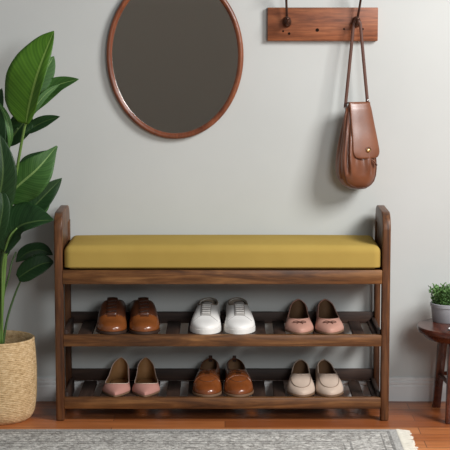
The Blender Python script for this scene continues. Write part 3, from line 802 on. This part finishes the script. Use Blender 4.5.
# stems
stalk([base(0), (3,290,.06), (8,230,.05), (16,175,.03), (24,130,.01), (28,118,.0)], 2.0, 1.2, M['stem'])
stalk([base(-2), (1,270,.07), (4,215,.07), (9,206,.05)], 1.8, 1.1, M['stemd'])
stalk([base(3), (7,320,.07), (14,297,.08), (21,280,.08)], 1.3, .9, M['stemd'])
stalk([base(1), (3,300,.08), (9,275,.08), (12,262,.09), (16,252,.1)], 1.2, .8, M['stemd'])
stalk([base(2), (2,290,.05), (3,262,.03), (9,238,.01), (17,228,.01)], 1.4, .9, M['stem'])
stalk([base(-4), (-3,260,.06), (-3,200,.05), (-4,150,.05)], 1.8, 1.2, M['stemd'])
stalk([base(-6), (-2,230,.1), (4,160,.1), (10,140,.1), (18,128,.09)], 1.6, 1.0, M['stemd'])
# leaves (base -> tip)
leaf([(26,124,.0),(31,100,-.01),(40,68,-.01),(54,31,.02)], 20, (-.25,-1,.25), LA, .20, .12, [(0,.25),(.1,.6),(.3,.92),(.5,1),(.7,.86),(.85,.6),(.94,.34),(1,.02)], lop=-.55)
leaf([(31,102,.05),(38,85,.06),(46,70,.07),(54,56,.08)], 10.5, (.3,-1,.2), LB, .2, .0)
leaf([(24,118,.08),(38,100,.08),(56,86,.07),(79,79,.05)], 9.5, (.15,-1,.35), LB, .5, .14)
leaf([(26,122,.02),(33,110,.01),(46,94,.02),(60,84,.04)], 4.0, (.1,-1,-.1), LB, .1, .0)
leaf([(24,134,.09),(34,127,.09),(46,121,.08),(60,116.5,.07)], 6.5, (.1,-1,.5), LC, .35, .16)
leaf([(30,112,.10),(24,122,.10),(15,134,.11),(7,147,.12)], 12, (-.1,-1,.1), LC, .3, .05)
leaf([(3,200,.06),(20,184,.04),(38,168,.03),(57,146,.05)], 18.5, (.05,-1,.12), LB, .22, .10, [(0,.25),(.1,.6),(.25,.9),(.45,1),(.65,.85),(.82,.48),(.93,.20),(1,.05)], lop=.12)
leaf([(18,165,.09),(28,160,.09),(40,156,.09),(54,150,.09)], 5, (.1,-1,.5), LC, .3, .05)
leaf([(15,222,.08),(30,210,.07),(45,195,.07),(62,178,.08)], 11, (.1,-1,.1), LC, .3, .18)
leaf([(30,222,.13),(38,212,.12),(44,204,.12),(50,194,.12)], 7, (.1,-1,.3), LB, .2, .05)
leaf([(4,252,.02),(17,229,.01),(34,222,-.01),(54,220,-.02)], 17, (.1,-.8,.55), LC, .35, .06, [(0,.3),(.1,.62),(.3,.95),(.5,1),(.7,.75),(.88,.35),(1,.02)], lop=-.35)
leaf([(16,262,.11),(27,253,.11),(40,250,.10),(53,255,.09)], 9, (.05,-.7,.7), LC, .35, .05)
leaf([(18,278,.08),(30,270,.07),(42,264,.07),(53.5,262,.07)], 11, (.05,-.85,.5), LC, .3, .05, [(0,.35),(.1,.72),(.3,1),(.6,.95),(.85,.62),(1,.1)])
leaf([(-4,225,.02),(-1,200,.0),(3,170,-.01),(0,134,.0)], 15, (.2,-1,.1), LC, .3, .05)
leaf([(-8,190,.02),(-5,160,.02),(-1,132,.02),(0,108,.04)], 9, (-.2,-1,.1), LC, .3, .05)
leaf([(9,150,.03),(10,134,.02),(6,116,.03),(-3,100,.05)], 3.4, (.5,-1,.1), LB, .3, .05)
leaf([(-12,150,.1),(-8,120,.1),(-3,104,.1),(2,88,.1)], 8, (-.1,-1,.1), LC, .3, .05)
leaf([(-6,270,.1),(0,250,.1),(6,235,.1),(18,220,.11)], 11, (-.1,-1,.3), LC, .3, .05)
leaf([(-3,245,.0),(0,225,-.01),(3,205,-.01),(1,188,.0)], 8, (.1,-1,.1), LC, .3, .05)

# ------------------------------------------------------------------ side table, pot, dish
tY = .080
tc_ = W(466.5, 325.0, tY); TR = tc_.x-W(417.0, 325.0, tY).x; TH = tc_.z
tb = thing('side_table', 'small round dark cherry wood side table at the right edge', 'table', (tc_.x, tY, 0))
bm = BM(); lathe(bm, [(0,TH-.022),(TR*.9,TH-.022),(TR*.985,TH-.018),(TR,TH-.012),(TR,TH-.005),(TR*.985,TH-.001),(TR*.96,TH),(0,TH)], 96); obj('tabletop', bm, M['cherry'], tb)
bm = BM(); lathe(bm, [(0,TH-.040),(TR*.82,TH-.040),(TR*.87,TH-.032),(TR*.90,TH-.0222),(0,TH-.0222)], 96); obj('apron', bm, M['cherry'], tb)
f1 = G(448.6, 424.0); f2 = G(436.2, 407.0)
feet = [Vector((f1.x-tc_.x+.003, f1.y-tY+.008, 0)), Vector((f2.x-tc_.x, f2.y-tY, 0))]
feet += [-feet[0], -feet[1]]
for p in feet:
    top = Vector((p.x*.80, p.y*.72, TH-.036)); bm = BM()
    ang = math.atan2(p.y, p.x); 
    for a_, zz_, w_ in ():
        pass
    ring = []
    for c_, hw_ in ((p, .0125), (top, .0150)):
        ring.append([bm.verts.new((c_.x+sx*hw_, c_.y+sy*hw_, c_.z)) for sx, sy in ((-1,-1),(1,-1),(1,1),(-1,1))])
    bm.faces.new(ring[0][::-1]); bm.faces.new(ring[1])
    for k in range(4): bm.faces.new((ring[0][k], ring[0][(k+1)%4], ring[1][(k+1)%4], ring[1][k]))
    bmesh.ops.bevel(bm, geom=list(bm.edges), offset=.002, segments=2, profile=.5, affect='EDGES')
    obj('leg', bm, M['cherry'], tb)
zst = .115
for a_, b_ in ((0,1),(2,3),(1,2),(3,0)):
    k = zst/(TH-.04); A = Vector((feet[a_].x*(1-.20*k), feet[a_].y*(1-.28*k), zst)); B = Vector((feet[b_].x*(1-.20*k), feet[b_].y*(1-.28*k), zst))
    bm = BM(); tube(bm, [A, B], .0085, 4, flat=.8, up=(0,0,1)); obj('stretcher', bm, M['cherry'], tb, smooth=False)
pY = tY-.005
pb = G(449.3, 321.0, TH)
pot = thing('small_plant_pot', 'small grey ceramic pot of bushy green herb on the side table', 'plant', (pb.x, pb.y, TH))
PR = W(449.3, 315, pb.y).x-W(430.6, 315, pb.y).x; PH = W(449, 302.5, pb.y).z-TH
bm = BM(); lathe(bm, [(0,0),(PR*.86,0),(PR*.9,.003),(PR*.985,PH-.012),(PR*1.02,PH-.011),(PR*1.03,PH-.001),(PR*1.01,PH),(PR*.95,PH),(PR*.93,PH-.012),(0,PH-.012)], 56); obj('pot', bm, M['pot'], pot)
bm = BM(); lathe(bm, [(0,PH-.0118),(PR*.92,PH-.0118),(PR*.9,PH-.008),(0,PH-.005)], 32); obj('soil', bm, M['soil'], pot, smooth='s')
def small_leaf(bm, p, d, ln, wd, mi):
    d = d.normalized(); s_ = d.cross(Vector((random.uniform(-1,1), random.uniform(-1,1), random.uniform(-.3,1)))).normalized(); u_ = s_.cross(d)
    pts = [p, p+d*ln*.35+s_*wd*.5+u_*.001, p+d*ln*.75+s_*wd*.4, p+d*ln, p+d*ln*.75-s_*wd*.4, p+d*ln*.35-s_*wd*.5+u_*.001]
    vs2 = [bm.verts.new(q) for q in pts]; c_ = bm.verts.new(p+d*ln*.5-u_*wd*.18)
    for k in range(6):
        f = bm.faces.new((vs2[k], vs2[(k+1)%6], c_)); f.material_index = mi
bm = BM(); st = BM()
for i in range(150):
    a = random.uniform(0, 2*PI); rr = math.sqrt(random.random())*PR*.8
    b0 = Vector((rr*math.cos(a), rr*math.sin(a), PH-.010)); tilt = rr/PR*.36
    h = random.uniform(.040, .068)*(1-.22*(rr/PR)**2)
    tip = b0+Vector((math.cos(a)*tilt*h, math.sin(a)*tilt*h, h))
    tube(st, [b0, b0.lerp(tip,.5)+Vector((0,0,.002)), tip], .0008, 4)
    mi = 0 if random.random() < .7 else 1
    for k in range(11):
        q = b0.lerp(tip, .15+.85*k/10); aa = k*2.4+i
        small_leaf(bm, q, Vector((math.cos(aa), math.sin(aa), random.uniform(.3,1.2))), random.uniform(.008,.0125), random.uniform(.0045,.006), mi)
obj('foliage', bm, [M['herb'], M['herb2']], pot, smooth=False, recalc=False); obj('stems', st, M['stemd'], pot)
dp = G(453.5, 330.5, TH)
bm = BM(); lathe(bm, [(0,0),(.010,0),(.014,.001),(.0185,.0055),(.0190,.007),(.0175,.0068),(.012,.003),(0,.0026)], 40)
o = obj('small_dish', bm, M['glaze'], smooth='s', loc=(dp.x+.0025, dp.y, TH)); tag(o, 'tiny white dish on the side table in front of the grey pot', 'dish')

# ------------------------------------------------------------------ rug
rg = G(396.5, 429.0, .008)
rug = thing('area_rug', 'grey patterned low pile rug with cream fringe on wooden floor', 'rug', (rg.x, rg.y, 0))
bm = BM(); box(bm, -1.6, 0, -1.3, 0, 0, .008, .002); obj('pile', bm, M['rug'], rug)
bm = BM(); yq = -.006; 
while yq > -1.295:
    ln = random.uniform(.030,.042); yy = yq+random.uniform(-.001,.001)
    pts = [(-.004, yy, .0060), (.006, yy, .0065), (ln*.5, yy+random.uniform(-.005,.005), .006), (ln, yy+random.uniform(-.010,.010), .0038)]
    tube(bm, cr(pts, 4), lambda t: .0038-.0012*abs(t-.5)+.0006*math.sin(9*t), 7, flat=.8)
    yq -= .0085
o = obj('fringe', bm, M['fringe'], rug, smooth='s'); o['kind'] = 'stuff'
